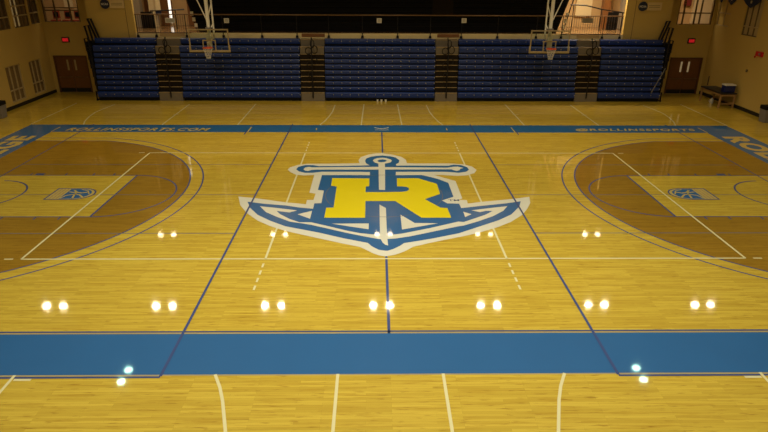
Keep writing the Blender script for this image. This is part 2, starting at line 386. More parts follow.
# anchor logo at centre court
LOGO = {
'cream_base':[(-4.58,-0.21),(-3.94,-0.38),(-3.03,-0.71),(-2.63,-0.8),(-2.39,-0.87),(-2.4,-0.51),(-2.2,-0.5),(-2.18,0.04),(-2.39,0.13),(-2.4,1.88),(-2.75,1.82),(-3.03,1.89),(-3.25,2.15),(-3.4,2.44),(-3.35,2.72),(-3.09,2.99),(-2.8,3.13),(-2.39,3.13),(-1.37,3.16),(-0.86,3.21),(-0.91,3.55),(-0.83,3.95),(-0.57,4.27),(-0.3,4.42),(-0.02,4.46),(0.35,4.3),(0.71,3.99),(0.87,3.61),(0.88,3.22),(1.24,3.17),(2.27,3.19),(2.58,3.17),(2.97,3.06),(3.24,2.81),(3.34,2.42),(3.2,2.07),(2.9,1.83),(2.55,1.78),(2.03,1.87),(1.77,1.88),(2.44,1.25),(2.45,-0.38),(2.31,-0.48),(2.57,-0.53),(2.56,-0.79),(2.57,-0.81),(2.96,-0.68),(3.79,-0.48),(4.59,-0.24),(4.5,-0.74),(4.32,-1.17),(4.03,-1.71),(3.59,-2.22),(3.17,-2.57),(2.52,-2.98),(2.15,-3.16),(1.18,-3.59),(0.71,-3.83),(0.46,-4.11),(0.24,-4.28),(-0.02,-4.38),(-0.18,-4.32),(-0.32,-4.22),(-0.52,-4.0),(-0.67,-3.84),(-1.13,-3.63),(-1.81,-3.3),(-2.74,-2.83),(-3.21,-2.5),(-3.62,-2.13),(-4.06,-1.54),(-4.37,-0.94)],
'blue_left_fluke':[(-4.21,-0.65),(-3.65,-0.83),(-3.0,-0.96),(-2.59,-1.12),(-2.14,-1.23),(-2.14,-0.79),(-1.93,-0.77),(-1.94,0.32),(-2.14,0.39),(-2.13,1.86),(-0.47,1.85),(-0.59,-1.19),(-0.56,-2.75),(-0.16,-3.07),(0.0,-3.46),(-0.01,-4.06),(-0.18,-4.01),(-0.36,-3.81),(-0.47,-3.6),(-1.14,-3.3),(-1.84,-2.93),(-2.78,-2.52),(-3.27,-2.13),(-3.7,-1.7),(-4.03,-1.16)],
'blue_right_body':[(-0.47,1.85),(0.43,1.85),(1.33,1.87),(1.63,1.66),(1.89,1.42),(2.17,1.06),(2.19,-0.23),(1.79,-0.55),(1.93,-0.79),(2.29,-0.82),(2.31,-1.18),(2.9,-1.01),(3.05,-0.97),(3.72,-0.8),(4.23,-0.62),(4.09,-1.06),(3.71,-1.68),(3.26,-2.1),(2.8,-2.43),(1.99,-3.0),(1.2,-3.35),(0.48,-3.61),(0.37,-3.77),(0.18,-3.97),(0.04,-4.06),(-0.01,-4.06),(-0.33,-3.72),(-0.56,-2.75),(-0.59,-1.19)],
'blue_arm':[(-0.47,1.85),(-0.47,2.18),(-0.84,2.21),(-2.16,2.22),(-2.47,2.1),(-2.74,2.1),(-2.97,2.25),(-3.1,2.48),(-3.06,2.77),(-2.83,2.98),(-2.53,2.96),(-2.32,2.85),(-1.36,2.88),(-0.49,2.95),(-0.63,3.21),(-0.66,3.5),(-0.62,3.78),(-0.46,3.99),(-0.25,4.11),(-0.03,4.15),(-0.03,4.17),(0.29,4.06),(0.5,3.88),(0.62,3.56),(0.59,3.27),(0.47,3.05),(0.49,2.92),(2.39,2.91),(2.61,3.04),(2.86,2.98),(3.05,2.73),(3.07,2.45),(2.93,2.22),(2.65,2.11),(2.36,2.19),(2.07,2.22),(0.45,2.21),(0.43,1.85)],
'cream_ring':[(-0.37,3.5),(-0.33,3.69),(-0.2,3.83),(-0.03,3.87),(-0.03,3.88),(0.15,3.81),(0.31,3.64),(0.34,3.49),(0.28,3.3),(0.12,3.18),(0.07,3.15),(0.07,2.74),(2.32,2.68),(2.53,2.78),(2.71,2.81),(2.85,2.69),(2.91,2.64),(2.78,2.57),(2.73,2.4),(2.62,2.31),(2.51,2.4),(2.45,2.49),(2.3,2.49),(0.07,2.46),(0.04,0.37),(-0.15,0.4),(-0.16,0.4),(-0.16,2.46),(-2.43,2.45),(-2.55,2.41),(-2.66,2.3),(-2.77,2.34),(-2.84,2.48),(-2.81,2.67),(-2.68,2.77),(-2.55,2.71),(-2.43,2.71),(-1.35,2.74),(-0.16,2.77),(-0.17,3.15),(-0.29,3.27)],
'blue_ring_hole':[(-0.2,3.5),(-0.12,3.62),(-0.03,3.66),(-0.03,3.67),(0.1,3.61),(0.15,3.5),(0.08,3.37),(-0.06,3.3),(-0.18,3.38)],
'cream_strip_left':[(-0.5,2.18),(-0.47,1.91),(-2.42,1.86),(-2.47,2.1),(-2.16,2.16)],
'cream_crescent':[(-3.76,-1.03),(-3.26,-1.16),(-2.6,-1.36),(-2.8,-1.52),(-3.2,-1.4),(-3.06,-1.65),(-2.73,-2.01),(-2.43,-2.24),(-2.1,-2.24),(-1.49,-2.57),(-1.09,-2.8),(-0.71,-2.98),(-0.18,-3.11),(-0.08,-3.11),(0.07,-3.11),(0.47,-3.01),(1.26,-2.64),(2.09,-2.2),(2.24,-2.23),(2.74,-1.86),(2.97,-1.68),(3.21,-1.41),(3.02,-1.4),(2.82,-1.5),(2.59,-1.36),(3.14,-1.19),(3.73,-1.03),(3.54,-1.39),(3.15,-1.81),(2.65,-2.19),(2.21,-2.48),(2.05,-2.53),(1.24,-2.92),(0.65,-3.2),(0.27,-3.33),(0.07,-3.36),(0.0,-3.38),(-0.18,-3.36),(-0.48,-3.24),(-1.09,-2.95),(-1.48,-2.74),(-2.08,-2.42),(-2.71,-2.19),(-3.11,-1.86),(-3.5,-1.49)],
'cream_triangle_left':[(-2.55,-1.66),(-2.15,-1.39),(-2.15,-1.99)],
'cream_triangle_right':[(2.33,-1.47),(2.55,-1.66),(2.33,-1.87)],
'cream_sliver_left':[(-1.51,-2.34),(-0.46,-2.33),(-0.46,-2.73),(-0.99,-2.54)],
'cream_sliver_right':[(0.46,-1.69),(0.84,-2.3),(1.5,-2.32),(0.46,-2.75)],
'cream_shank':[(-0.15,-0.9),(0.04,-1.18),(0.04,-2.56),(0.05,-3.55),(0.06,-3.76),(-0.01,-3.72),(-0.08,-3.59),(-0.14,-3.33),(-0.15,-2.56)],
'yellow_letter':[(-1.75,1.54),(-0.48,1.5),(-0.48,0.73),(-0.59,0.69),(-0.59,0.17),(-0.16,0.17),(0.56,0.2),(0.72,0.25),(0.81,0.37),(0.82,0.53),(0.76,0.65),(0.63,0.7),(0.44,0.72),(0.46,1.52),(1.19,1.52),(1.78,0.96),(1.79,0.01),(1.27,-0.44),(1.68,-1.14),(1.89,-1.18),(1.92,-1.92),(1.06,-1.92),(0.34,-0.61),(-0.29,-0.61),(-0.58,-0.61),(-0.57,-1.92),(-1.75,-1.92),(-1.75,-1.15),(-1.53,-1.14),(-1.55,0.69),(-1.74,0.78)],
}
ZL = {'cream_base': 0.0036, 'blue_left_fluke': 0.0042, 'blue_right_body': 0.0044, 'blue_arm': 0.0048}
logo = empty('anchor_logo'); logo.parent = floor
logo['label'] = 'blue and cream anchor emblem with yellow letter R'
for k, pts in LOGO.items():
    PAINTS.add(k)
    z = ZL.get(k, 0.0052) + (0.0 if k in ZL else 0.0003*list(LOGO).index(k)/3)
    if k == 'yellow_letter': z = 0.0070
    if k == 'blue_ring_hole': z = 0.0066
    MB().poly(pts, z).build(k, M['cream_paint' if k.startswith('cream') else 'yellow_paint' if k.startswith('yellow') else 'blue_paint'], logo)
vs, fs = text_verts('TM', 0.34, 0.13, 0.01)
PAINTS.add('trademark_letters')
MB().add([(1.99 + x, -0.60 + y, 0.0075) for x, y in vs], fs).build('trademark_letters', M['line_blue'], logo)

# small conference badges inside the keys
for sgn, side in ((-1, 'left'), (1, 'right')):
    g = empty(side + '_key_badge'); g.parent = floor
    def T(p): return (sgn*p[0], sgn*p[1] if False else p[1])
    outer = [(10.55, 0.54), (10.55, -0.48)] + arc(9.72, 0.03, 0.56, -PI/2, -3*PI/2, 28, ry=0.51)
    for nm in ('badge_field', 'badge_ring', 'badge_figure', 'badge_stripes', 'badge_blue', 'badge_back'): PAINTS.add(nm)
    MB().poly([T(p) for p in outer], 0.0034).build('badge_blue', M['line_blue'], g)
    inner = [(10.50, 0.49), (10.50, -0.43)] + arc(9.72, 0.03, 0.51, -PI/2, -3*PI/2, 28, ry=0.46)
    MB().poly([T(p) for p in inner], 0.0040).build('badge_back', M['letter_paint'], g)
    field = [(10.10, 0.46), (10.10, -0.40)] + arc(9.76, 0.03, 0.46, -PI/2, -3*PI/2, 28, ry=0.43)
    MB().poly([T(p) for p in field], 0.0046).build('badge_field', M['blue_paint'], g)
    mb = MB()
    for pts, w in (([(9.42, -0.28), (9.62, -0.05), (9.78, 0.0), (10.0, -0.12), (10.08, -0.36)], 0.06), ([(9.45, 0.18), (9.62, 0.1), (9.8, 0.16), (9.95, 0.34)], 0.07),
                   ([(9.7, -0.36), (9.76, -0.1), (9.80, 0.12), (10.06, 0.2)], 0.06), ([(9.34, 0.0), (9.5, 0.3), (9.75, 0.42)], 0.04)):
        mb.strip([T(p) for p in pts], w, 0.0052)
    MB.build(mb, 'badge_figure', M['letter_paint'], g)
    mb = MB()
    for x in (10.18, 10.29, 10.40):
        for y0, y1 in ((-0.40, -0.12), (-0.08, 0.16), (0.2, 0.46)): mb.strip([T((x, y0)), T((x, y1))], 0.03, 0.0046)
    mb.build('badge_stripes', M['pink_paint'], g)

# ------------------------------------------------------------ walls
YB, YR, XS = 15.2, 16.3, 18.4       # balcony face, recessed corner wall, side wall
ZT = 9.4
def st(name, mb, m, label=None, parent=None, **kw):
    o = mb.build(name, M[m], parent, **kw)
    if parent is None: o['kind'] = 'structure'
    if label: o['label'] = label
    return o
# back wall under and beside the balcony opening
mb = MB(); wall_grid(mb, -15.4, 15.4, 0, ZT, [(-12.98, 12.98, 3.36, 5.6)], lambda m, a, b, c, d: m.box(a, b, YB, YB+0.2, c, d))
st('wall_back', mb, 'cream_wall', 'cream painted back wall behind the bleachers')
for sgn, side in ((-1, 'back_left'), (1, 'back_right')):
    mb = MB()
    h1, h2 = sorted((sgn*16.3, sgn*18.25)); d1, d2 = sorted((sgn*16.40, sgn*18.12))
    wall_grid(mb, *sorted((sgn*15.4, sgn*(XS+0.2))), 0, ZT, [(h1, h2, 3.80, 5.6), (d1, d2, 0, 2.03)], lambda m, a, b, c, d: m.box(a, b, YR, YR+0.2, c, d))
    mb.box(min(sgn*15.2, sgn*15.4), max(sgn*15.2, sgn*15.4), YB+0.2, YR+0.2, 0, ZT)
    st('wall_' + side, mb, 'cream_wall')
# side walls
LW = [(12.06, 13.36, 0.28, 2.03), (14.16, 15.34, 0.28, 2.0)]
LU = [(11.4, 13.35, 3.72, 5.6), (13.7, 15.1, 3.72, 5.6), (15.25, 16.15, 3.76, 5.6)]
RU = [(12.25, 13.6, 3.55, 5.6), (14.9, 16.15, 3.80, 5.6)]
mb = MB(); wall_grid(mb, -20.2, YR, 0, ZT, LW + LU, lambda m, a, b, c, d: m.box(-XS-0.2, -XS, a, b, c, d)); st('wall_left', mb, 'cream_wall')
mb = MB(); wall_grid(mb, -20.2, YR, 0, ZT, RU, lambda m, a, b, c, d: m.box(XS, XS+0.2, a, b, c, d)); st('wall_right', mb, 'cream_wall')
st('wall_front', MB().box(-XS-0.2, XS+0.2, -20.4, -20.2, 0, ZT), 'cream_wall')
st('ceiling', MB().box(-XS-0.2, XS+0.2, -20.4, YR+0.2, ZT, ZT+0.2), 'ceiling')
# balcony slab and outer concourse shell
st('floor_balcony', MB().box(-21.5, 21.5, YR+0.2, 20, 3.06, 3.36).box(-15.2, 15.2, YB+0.2, YR+0.2, 3.06, 3.36).box(-21.5, -XS-0.2, 9, YR+0.2, 3.06, 3.36).box(XS+0.2, 21.5, 9, YR+0.2, 3.06, 3.36), 'conc_floor')
st('wall_concourse_back', MB().box(-21.5, 21.5, 19.6, 19.8, 3.36, 6.6), 'conc_wall')
st('wall_concourse_left', MB().box(-21.4, -21.2, 9, 19.6, 3.36, 6.6), 'conc_wall')
st('wall_concourse_right', MB().box(21.2, 21.4, 9, 19.6, 3.36, 6.6), 'conc_wall')
st('ceiling_concourse', MB().box(-21.5, 21.5, YR+0.2, 20, 6.6, 6.8).box(-15.2, 15.2, YB+0.2, YR+0.2, 6.6, 6.8).box(-21.5, -XS-0.2, 9, YR+0.2, 6.6, 6.8).box(XS+0.2, 21.5, 9, YR+0.2, 6.6, 6.8), 'fascia')
# pale fascia strip on the balcony face
st('trim_1', MB().box(-12.98, 12.98, YB-0.05, YB-0.001, 3.07, 3.38), 'fascia', 'cream fascia strip under balcony rail')
# wood blocks in the fascia above the two middle aisles
for n, (a, b) in enumerate(((-4.2, -2.98), (3.02, 4.2), (-11.7, -10.4), (10.5, 11.7))):
    st('trim_%d' % (n+2), MB().box(a, b, YB-0.09, YB-0.052, 3.20, 3.37), 'conc_brown' if n < 2 else 'conc_wall')
# thin panel joints on the upper walls
for n, x in enumerate((-13.36, 13.45)):
    st('trim_%d' % (n+6), MB().box(x-0.012, x+0.012, YB-0.008, YB-0.001, 3.1, ZT-0.1), 'mull')
# black rubber baseboards
st('baseboard_left', MB().box(-XS+0.001, -XS+0.03, -20, YR-0.01, 0.002, 0.17), 'base')
st('baseboard_right', MB().box(XS-0.03, XS-0.001, -20, YR-0.01, 0.002, 0.17), 'base')

# double doors in the recessed corners
for n, sgn in ((1, -1), (2, 1)):
    d = empty('door_%d' % n, (sgn*17.26, YR+0.02, 0)); d['kind'] = 'structure'
    d['label'] = ('brown double door with two slim windows, back left corner' if sgn < 0 else 'brown double door with two lit slim windows, back right corner')
    fr = MB().box(-0.92, -0.85, -0.06, 0.1, 0.002, 2.03).box(0.85, 0.92, -0.06, 0.1, 0.002, 2.03).box(-0.85, 0.85, -0.06, 0.1, 1.96, 2.03)
    fr.build('door_frame', M['door_edge'], d)
    for s in (-1, 1):
        a, b = sorted((s*0.012, s*0.845)); w0 = s*0.21
        lf = MB(); wall_grid(lf, a, b, 0.012, 1.95, [(w0-0.055, w0+0.055, 1.22, 1.80)], lambda m, p, q, c, e: m.box(p, q, 0.0, 0.045, c, e))
        leaf = lf.build('door_leaf', M['door'], d)
        MB().box(w0-0.055, w0+0.055, 0.015, 0.03, 1.22, 1.80).build('door_window', M['glow_glass' if sgn > 0 else 'mull_cream'], leaf)
        MB().box(a+0.06*(s > 0)+0.02, b-0.04, -0.06, -0.03, 0.83, 0.87).box(a+0.07, a+0.11, -0.04, 0.0, 0.82, 0.88).box(b-0.11, b-0.07, -0.04, 0.0, 0.82, 0.88).build('push_bar', M['rail_tan'], leaf)
        MB().box(a+0.01, b-0.01, -0.006, 0.0, 0.02, 0.24).build('kick_plate', M['base'], leaf)

# barred wall windows
def window(n, sx, y0, y1, z0, z1, bars, cross, frame_m, pane_m, label, panes=True, bw=0.05):
    """window in a side wall at x = sx*XS"""
    w = empty('window_%d' % n, (sx*(XS+0.1), (y0+y1)/2, z0)); w['kind'] = 'structure'; w['label'] = label
    hw = (y1-y0)/2; H = z1-z0
    fr = MB().box(-0.06, 0.06, -hw+0.001, -hw+0.05, 0.001, H-0.001).box(-0.06, 0.06, hw-0.05, hw-0.001, 0.001, H-0.001).box(-0.06, 0.06, -hw+0.05, hw-0.05, 0.001, 0.05).box(-0.06, 0.06, -hw+0.05, hw-0.05, H-0.05, H-0.001)
    fr.build('window_frame', M[frame_m], w)
    for k in range(bars):
        y = -hw + (k+1)*2*hw/(bars+1)
        MB().box(-0.045, 0.045, y-bw/2, y+bw/2, 0.05, H-0.05).build('mullion', M[frame_m], w)
    for z in cross:
        MB().box(-0.08, 0.08, -hw+0.05, hw-0.05, z-z0-0.03, z-z0+0.03).build('crossbar', M['mull_cream'], w)
    if panes: MB().box(-0.005, 0.005, -hw+0.05, hw-0.05, 0.05, H-0.05).build('pane', M[pane_m], w)
    return w
window(1, -1, *LW[0], 2, (0.84,), 'mull_cream', 'slat', 'low barred window nearer the bin on left wall', bw=0.08)
window(2, -1, *LW[1], 2, (0.84,), 'mull_cream', 'slat', 'low barred window nearer the door on left wall', bw=0.08)
window(3, -1, *LU[0], 4, (4.28,), 'mull', 'dark_glass', 'dim upper opening with dark bars on left wall', bw=0.14)
window(4, -1, *LU[1], 3, (4.28, 4.75), 'mull', 'dark_glass', 'upper opening with bright strips on left wall', panes=False, bw=0.15)
w4 = bpy.data.objects['window_4']
MB().box(-0.01, 0.01, -0.62, -0.40, 0.05, 1.8).box(-0.01, 0.01, -0.24, -0.06, 0.05, 1.8).build('lit_pane', M['soft_pane'], w4)
MB().box(-0.01, 0.01, 0.07, 0.65, 0.05, 1.8).build('dim_pane', M['slat'], w4)
window(5, -1, *LU[2], 1, (4.32,), 'mull', 'dark_glass', 'dim tan upper opening at left corner', bw=0.1)
window(6, 1, *RU[0], 2, (3.98,), 'mull', 'mull_cream', 'upper barred opening under banners on right wall', bw=0.05)
window(7, 1, *RU[1], 1, (4.45,), 'mull_cream', 'cream_wall', 'faint upper opening by right corner', bw=0.05)
# openings in the recessed corner walls, above each door
for n, sgn in ((8, -1), (9, 1)):
    w = empty('window_%d' % n, (sgn*17.275, YR+0.1, 3.80)); w['kind'] = 'structure'
    w['label'] = 'upper opening with rail above %s door' % ('left' if sgn < 0 else 'right')
    MB().box(-0.974, -0.90, -0.06, 0.06, 0.001, 1.799).box(0.90, 0.974, -0.06, 0.06, 0.001, 1.799).box(-0.9, 0.9, -0.06, 0.06, 0.001, 0.03).build('window_frame', M['mull'], w)
    for x in ((-0.35, 0.45) if sgn < 0 else (-0.62, 0.02, 0.32)):
        MB().box(x-0.035, x+0.035, -0.03, 0.03, 0.03, 1.799).build('mullion', M['mull'], w)
    MB().box(-0.9, 0.9, -0.05, 0.0, 0.57, 0.63).build('crossbar', M['mull'], w)
    if sgn < 0: MB().box(-0.9, 0.9, -0.05, 0.0, 0.72, 0.76).build('crossbar', M['mull'], w)

# ------------------------------------------------------------ concourse fittings behind the openings
def panel(name, x0, x1, z0, z1, m, label, y0=19.45, y1=19.598, cat='wall panel'):
    o = MB().box(x0, x1, y0, y1, z0, z1).build(name, M[m]); return tag(o, label, cat)
def column(x, m, label):
    o = MB().box(x-0.2, x+0.2, 18.6, 19.0, 3.361, 6.599).build('column', M[m]); return tag(o, label, kind='structure')
column(-14.05, 'conc_grey', 'grey column seen through left balcony opening')
column(-13.15, 'conc_cream', 'cream column seen through left balcony opening')
column(13.2, 'conc_brown', 'brown column seen through right balcony opening')
column(14.3, 'conc_grey', 'grey column at right edge of right balcony opening')
panel('wall_panel', -13.9, -13.4, 3.37, 6.0, 'conc_brown', 'dark brown wood panel between two columns in left opening')
panel('wall_panel', -12.98, -12.56, 3.37, 6.0, 'conc_brown', 'narrow brown wood panel left of bright window in left opening')
panel('wall_panel', -11.4, -10.6, 3.37, 5.6, 'conc_brown', 'brown wood panel right of bright window in left opening')
panel('wall_panel', 11.65, 12.6, 3.95, 5.9, 'conc_cream', 'tall cream panel in right balcony opening')
panel('wall_panel', 13.3, 13.7, 4.6, 5.8, 'conc_brown', 'brown framed panel right of cream panel in right opening')
panel('wall_panel', 14.5, 14.9, 4.5, 5.8, 'conc_brown', 'brown framed panel at far right of right opening')
wn = empty('window_10', (-12.42, 19.5, 3.5)); wn['kind'] = 'structure'; wn['label'] = 'narrow bright window strip in left concourse'
MB().box(-0.12, -0.08, -0.05, 0.09, 0, 2.6).box(0.08, 0.12, -0.05, 0.09, 0, 2.6).build('window_frame', M['conc_brown'], wn)
MB().box(-0.08, 0.08, 0.0, 0.02, 0, 2.6).build('pane', M['daylight'], wn)
# white banner with dark blue foot
b = empty('hanging_banner', (-12.75, 18.4, 4.05)); tag(b, 'white hanging banner with dark blue bottom in left opening', 'banner')
MB().box(-0.15, 0.15, -0.01, 0.01, 0.22, 1.9).build('banner_cloth', M['conc_cream'], b)
MB().box(-0.16, 0.16, -0.012, 0.012, 0.0, 0.22).build('banner_foot', M['navy'], b)
# sloping stair handrails in the concourse
o = MB().tube([(-12.8, 17.2, 4.33), (-12.0, 17.2, 4.36), (-10.9, 17.2, 4.42)], 0.035).tube([(-12.8, 17.2, 4.33), (-12.8, 17.2, 3.37)], 0.025).tube([(-11.4, 17.2, 4.40), (-11.4, 17.2, 3.37)], 0.025).build('handrail', M['black_metal'])
tag(o, 'dark stair handrail across left balcony opening', 'handrail')
o = MB().tube([(10.6, 17.2, 4.75), (11.5, 17.2, 4.72), (12.4, 17.2, 4.52), (13.9, 17.2, 4.30)], 0.035).tube([(12.4, 17.2, 4.52), (12.4, 17.2, 3.37)], 0.025).tube([(13.6, 17.2, 4.34), (13.6, 17.2, 3.37)], 0.025).tube([(10.8, 17.2, 4.74), (10.8, 17.2, 3.37)], 0.025).build('handrail', M['black_metal'])
tag(o, 'dark sloping stair handrail across right balcony opening', 'handrail')
# dark doorways with bars low behind the outer ends of the railings
panel('storage_gate', -13.5, -12.8, 3.37, 4.25, 'steel_dark', 'dark barred gate behind railing in left opening', 17.6, 17.66, 'gate')
panel('storage_gate', 12.95, 13.55, 3.37, 4.35, 'steel_dark', 'dark barred gate behind railing in right opening', 17.6, 17.66, 'gate')
# red chairs in the corner opening above the left door
def lounge_chair(x, label):
    c = empty('lounge_chair', (x, 17.6, 3.361)); tag(c, label, 'chair', 'red chairs on the left concourse')
    MB().box(-0.2, 0.2, -0.2, 0.2, 0.38, 0.46).build('seat', M['dull_red'], c, bevel=0.02)
    MB().box(-0.2, 0.2, 0.17, 0.22, 0.5, 0.95).build('backrest', M['dull_red'], c, bevel=0.02)
    MB().box(-0.12, 0.12, 0.12, 0.168, 0.6, 0.85).build('back_pad', M['steel_dark'], c)
    for sx in (-1, 1):
        for sy in (-1, 1): MB().tube([(sx*0.17, sy*0.17, 0), (sx*0.17, sy*0.17, 0.38)], 0.015).build('leg', M['black_metal'], c)
for x, lb in ((-18.3, 'red chair with black pad above left door, leftmost'), (-17.65, 'red chair with black pad above left door, middle'), (-17.1, 'red chair with black pad above left door, rightmost')):
    lounge_chair(x, lb)
panel('display_board', -18.6, -18.1, 4.35, 5.4, 'conc_cream', 'pale display board left side of corner opening above left door', 19.5, 19.598, 'board')
panel('display_board', -17.9, -16.6, 4.5, 6.2, 'conc_cream', 'wide pale display board above red chairs in corner opening', 19.5, 19.598, 'board')
panel('display_board', 17.2, 17.9, 3.6, 6.2, 'conc_cream', 'cream board left side of opening above right door', 19.5, 19.598, 'board')
panel('display_board', 18.7, 20.2, 3.6, 6.2, 'conc_cream', 'wide cream board right side of opening above right door', 19.5, 19.598, 'board')
panel('display_board', 18.1, 18.5, 4.6, 6.2, 'dark_red', 'dark red board in middle of opening above right door', 19.4, 19.499, 'board')

# ------------------------------------------------------------ retractable bleachers
def zv(v, Y): return 6.7 - (6.7 - (0.16 + (98 - v)*0.052)) * (Y + 17.6) / 31.7
ROWS = [(97.8, 92.4, 13.98)] + [(b+0.45, t, 14.14 + 0.03*k) for k, (b, t) in enumerate(((90, 86.6), (84.5, 81), (79, 75.6), (73.5, 70), (68, 64.2), (62.5, 59), (57, 53.6), (51.7, 46.6)))] + [(44.2, 39.4, 14.72)]
def bleacher(x0, x1, label):
    t = empty('bleacher_section', ((x0+x1)/2, 14.5, 0)); tag(t, label, 'bleachers', 'blue retractable bleachers')
    w = (x1-x0)/2; cx, cy = (x0+x1)/2, 14.5
    fr = MB().box(-w+0.02, w-0.02, -0.42, 0.66, 0.002, 0.14)
    for i, (vb, vt, Y) in enumerate(ROWS):
        zb, zt = zv(vb, Y), zv(vt, Y); y = Y - cy
        if i: fr.box(-w+0.03, w-0.03, y+0.07, 0.66, zprev-0.002, zb+0.02)
        zprev = zt - 0.05
    fr.build('frame', M['steel_dark'], t)
    for i, (vb, vt, Y) in enumerate(ROWS):
        zb, zt = zv(vb, Y), zv(vt, Y); y = Y - cy
        n = max(1, round((2*w)/0.46)); sw = 2*w/n; mb = MB(); tg = MB()
        for k in range(n):
            a, b = -w + k*sw + 0.006, -w + (k+1)*sw - 0.006
            h = zt - zb
            mb.prism_x([(y+0.03, zb), (y+0.35, zb), (y+0.35, zt-0.03), (y+0.28, zt), (y+0.06, zt), (y+0.015, zt-0.02), (y, zt-0.06), (y+0.008, zb+h*0.3)], a, b)
            nseat = len(mb.f)
        for k in range(n):
            b = -w + (k+1)*sw - 0.006; h = zt - zb
            mb.box(b-0.035, b, y-0.006, y+0.02, zb+h*0.50, zb+h*0.50+0.03)
        r = mb.build('seat_row', M['seat_blue'], t)
        r.data.materials.append(M['seat_tag'])
        for p in r.data.polygons: p.material_index = 1 if p.index >= nseat else 0
        MB().box(-w, w, y+0.01, y+0.03, zb-0.045, zb-0.004).build('row_rail', M['steel_dark'], t)
    return t
SEC = [(-15.02, -11.82, 'leftmost blue bleacher section beside left double door'), (-10.52, -4.27, 'blue bleacher section behind left hanging hoop'),
       (-2.95, 2.88, 'middle blue bleacher section facing centre court'), (4.13, 10.42, 'blue bleacher section behind right hanging hoop'),
       (11.68, 15.02, 'rightmost blue bleacher section beside right double door')]
BL = [bleacher(a, b_, lb) for a, b_, lb in SEC]
def aisle(x0, x1, label):
    t = empty('aisle_stairs', ((x0+x1)/2, 14.5, 0)); tag(t, label, 'stairs', 'folded aisle steps between bleachers')
    w = (x1-x0)/2 - 0.01; zprev = 0.002
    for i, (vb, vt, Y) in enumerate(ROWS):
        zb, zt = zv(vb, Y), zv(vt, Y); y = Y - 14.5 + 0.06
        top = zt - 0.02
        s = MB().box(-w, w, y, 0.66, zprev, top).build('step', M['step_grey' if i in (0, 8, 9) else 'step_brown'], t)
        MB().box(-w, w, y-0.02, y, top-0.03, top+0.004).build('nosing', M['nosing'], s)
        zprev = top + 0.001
    yy = -0.50
    MB().tube([(0.0, yy, 0.18), (0.02, yy, 2.2), (0, yy+0.05, 2.9), (0, yy+0.32, 3.25)], 0.034).build('rail_post', M['black_metal'], t)
    for cx, cz, rx, rz in ((-0.15, 2.62, 0.18, 0.17), (0.17, 2.68, 0.17, 0.20), (0.14, 2.1, 0.18, 0.15), (-0.12, 1.95, 0.15, 0.13), (-0.1, 1.4, 0.10, 0.12), (0.06, 2.98, 0.11, 0.2)):
        MB().tube([(cx + rx*math.cos(a)*0.9, yy-0.01, cz + rz*math.sin(a)) for a in [2*PI*k/12 for k in range(12)]], 0.026, 6, True).build('hand_loop', M['black_metal'], t)
    return t
for a, b_, lb in ((-11.8, -10.54, 'leftmost dark aisle steps between blue bleacher sections'), (-4.25, -2.97, 'dark aisle steps left of middle bleacher section'),
                  (2.90, 4.11, 'dark aisle steps right of middle bleacher section'), (10.44, 11.66, 'rightmost dark aisle steps between blue bleacher sections')):
    aisle(a, b_, lb)
# folded guard rails at both bleacher ends
for sgn, lb in ((-1, 'black folded guard rails at left end of bleachers'), (1, 'black folded guard rails at right end of bleachers')):
    par = BL[0] if sgn < 0 else BL[4]
    t = empty('guard_rail', (sgn*15.1 - par.location.x, 0, 0)); t.parent = par; t['label'] = lb
    def loop(pts, r=0.055): MB().tube([(sgn*x, y, z) for x, y, z in pts], r, 8, True).build('rail_loop', M['black_metal'], t)
    loop([(0.0, 0.40, 4.08), (0.18, 0.42, 4.10), (-0.12, 0.45, 3.0), (-0.30, 0.43, 2.96)][::1])
    loop([(0.24, 0.08, 3.76), (0.05, 0.10, 3.80), (-0.06, 0.12, 2.9), (0.12, 0.10, 2.85)])
    for k in range(6):
        z = 3.15 - k*0.45; a = 0.24 - k*0.035
        loop([(a, -0.2+0.02*k, z), (0.06, -0.22, z+0.05), (0.0, -0.22, z-0.55), (a-0.03, -0.2, z-0.6)], 0.045)
    g_ = MB(); xa, xb, xc = sgn*-0.02, sgn*0.26, sgn*0.05
    g_.add([(xa,-0.12,0.25),(xc,-0.12,0.25),(xc,0.5,0.25),(xa,0.5,0.25),(xa,-0.12,3.0),(xb,-0.12,3.0),(xb,0.5,3.0),(xa,0.5,3.0)], [(0,3,2,1),(4,5,6,7),(0,1,5,4),(1,2,6,5),(2,3,7,6),(3,0,4,7)])
    g_.build('end_panel', M['steel_dark'], t)
    MB().box(*sorted((sgn*0.02, sgn*0.05)), -0.45, -0.35, 0.001, 0.5).box(*sorted((sgn*0.0, sgn*0.07)), -0.45, 0.3, 0.001, 0.06).build('foot', M['steel_dark'], t)
o = MB().tube([(15.02-13.35, -0.57, 1.80), (14.42-13.35, -0.70, 0.50)], 0.022).build('support_rod', M['bin_grey'], BL[4])
o['label'] = 'thin grey rod at right end of bleachers'

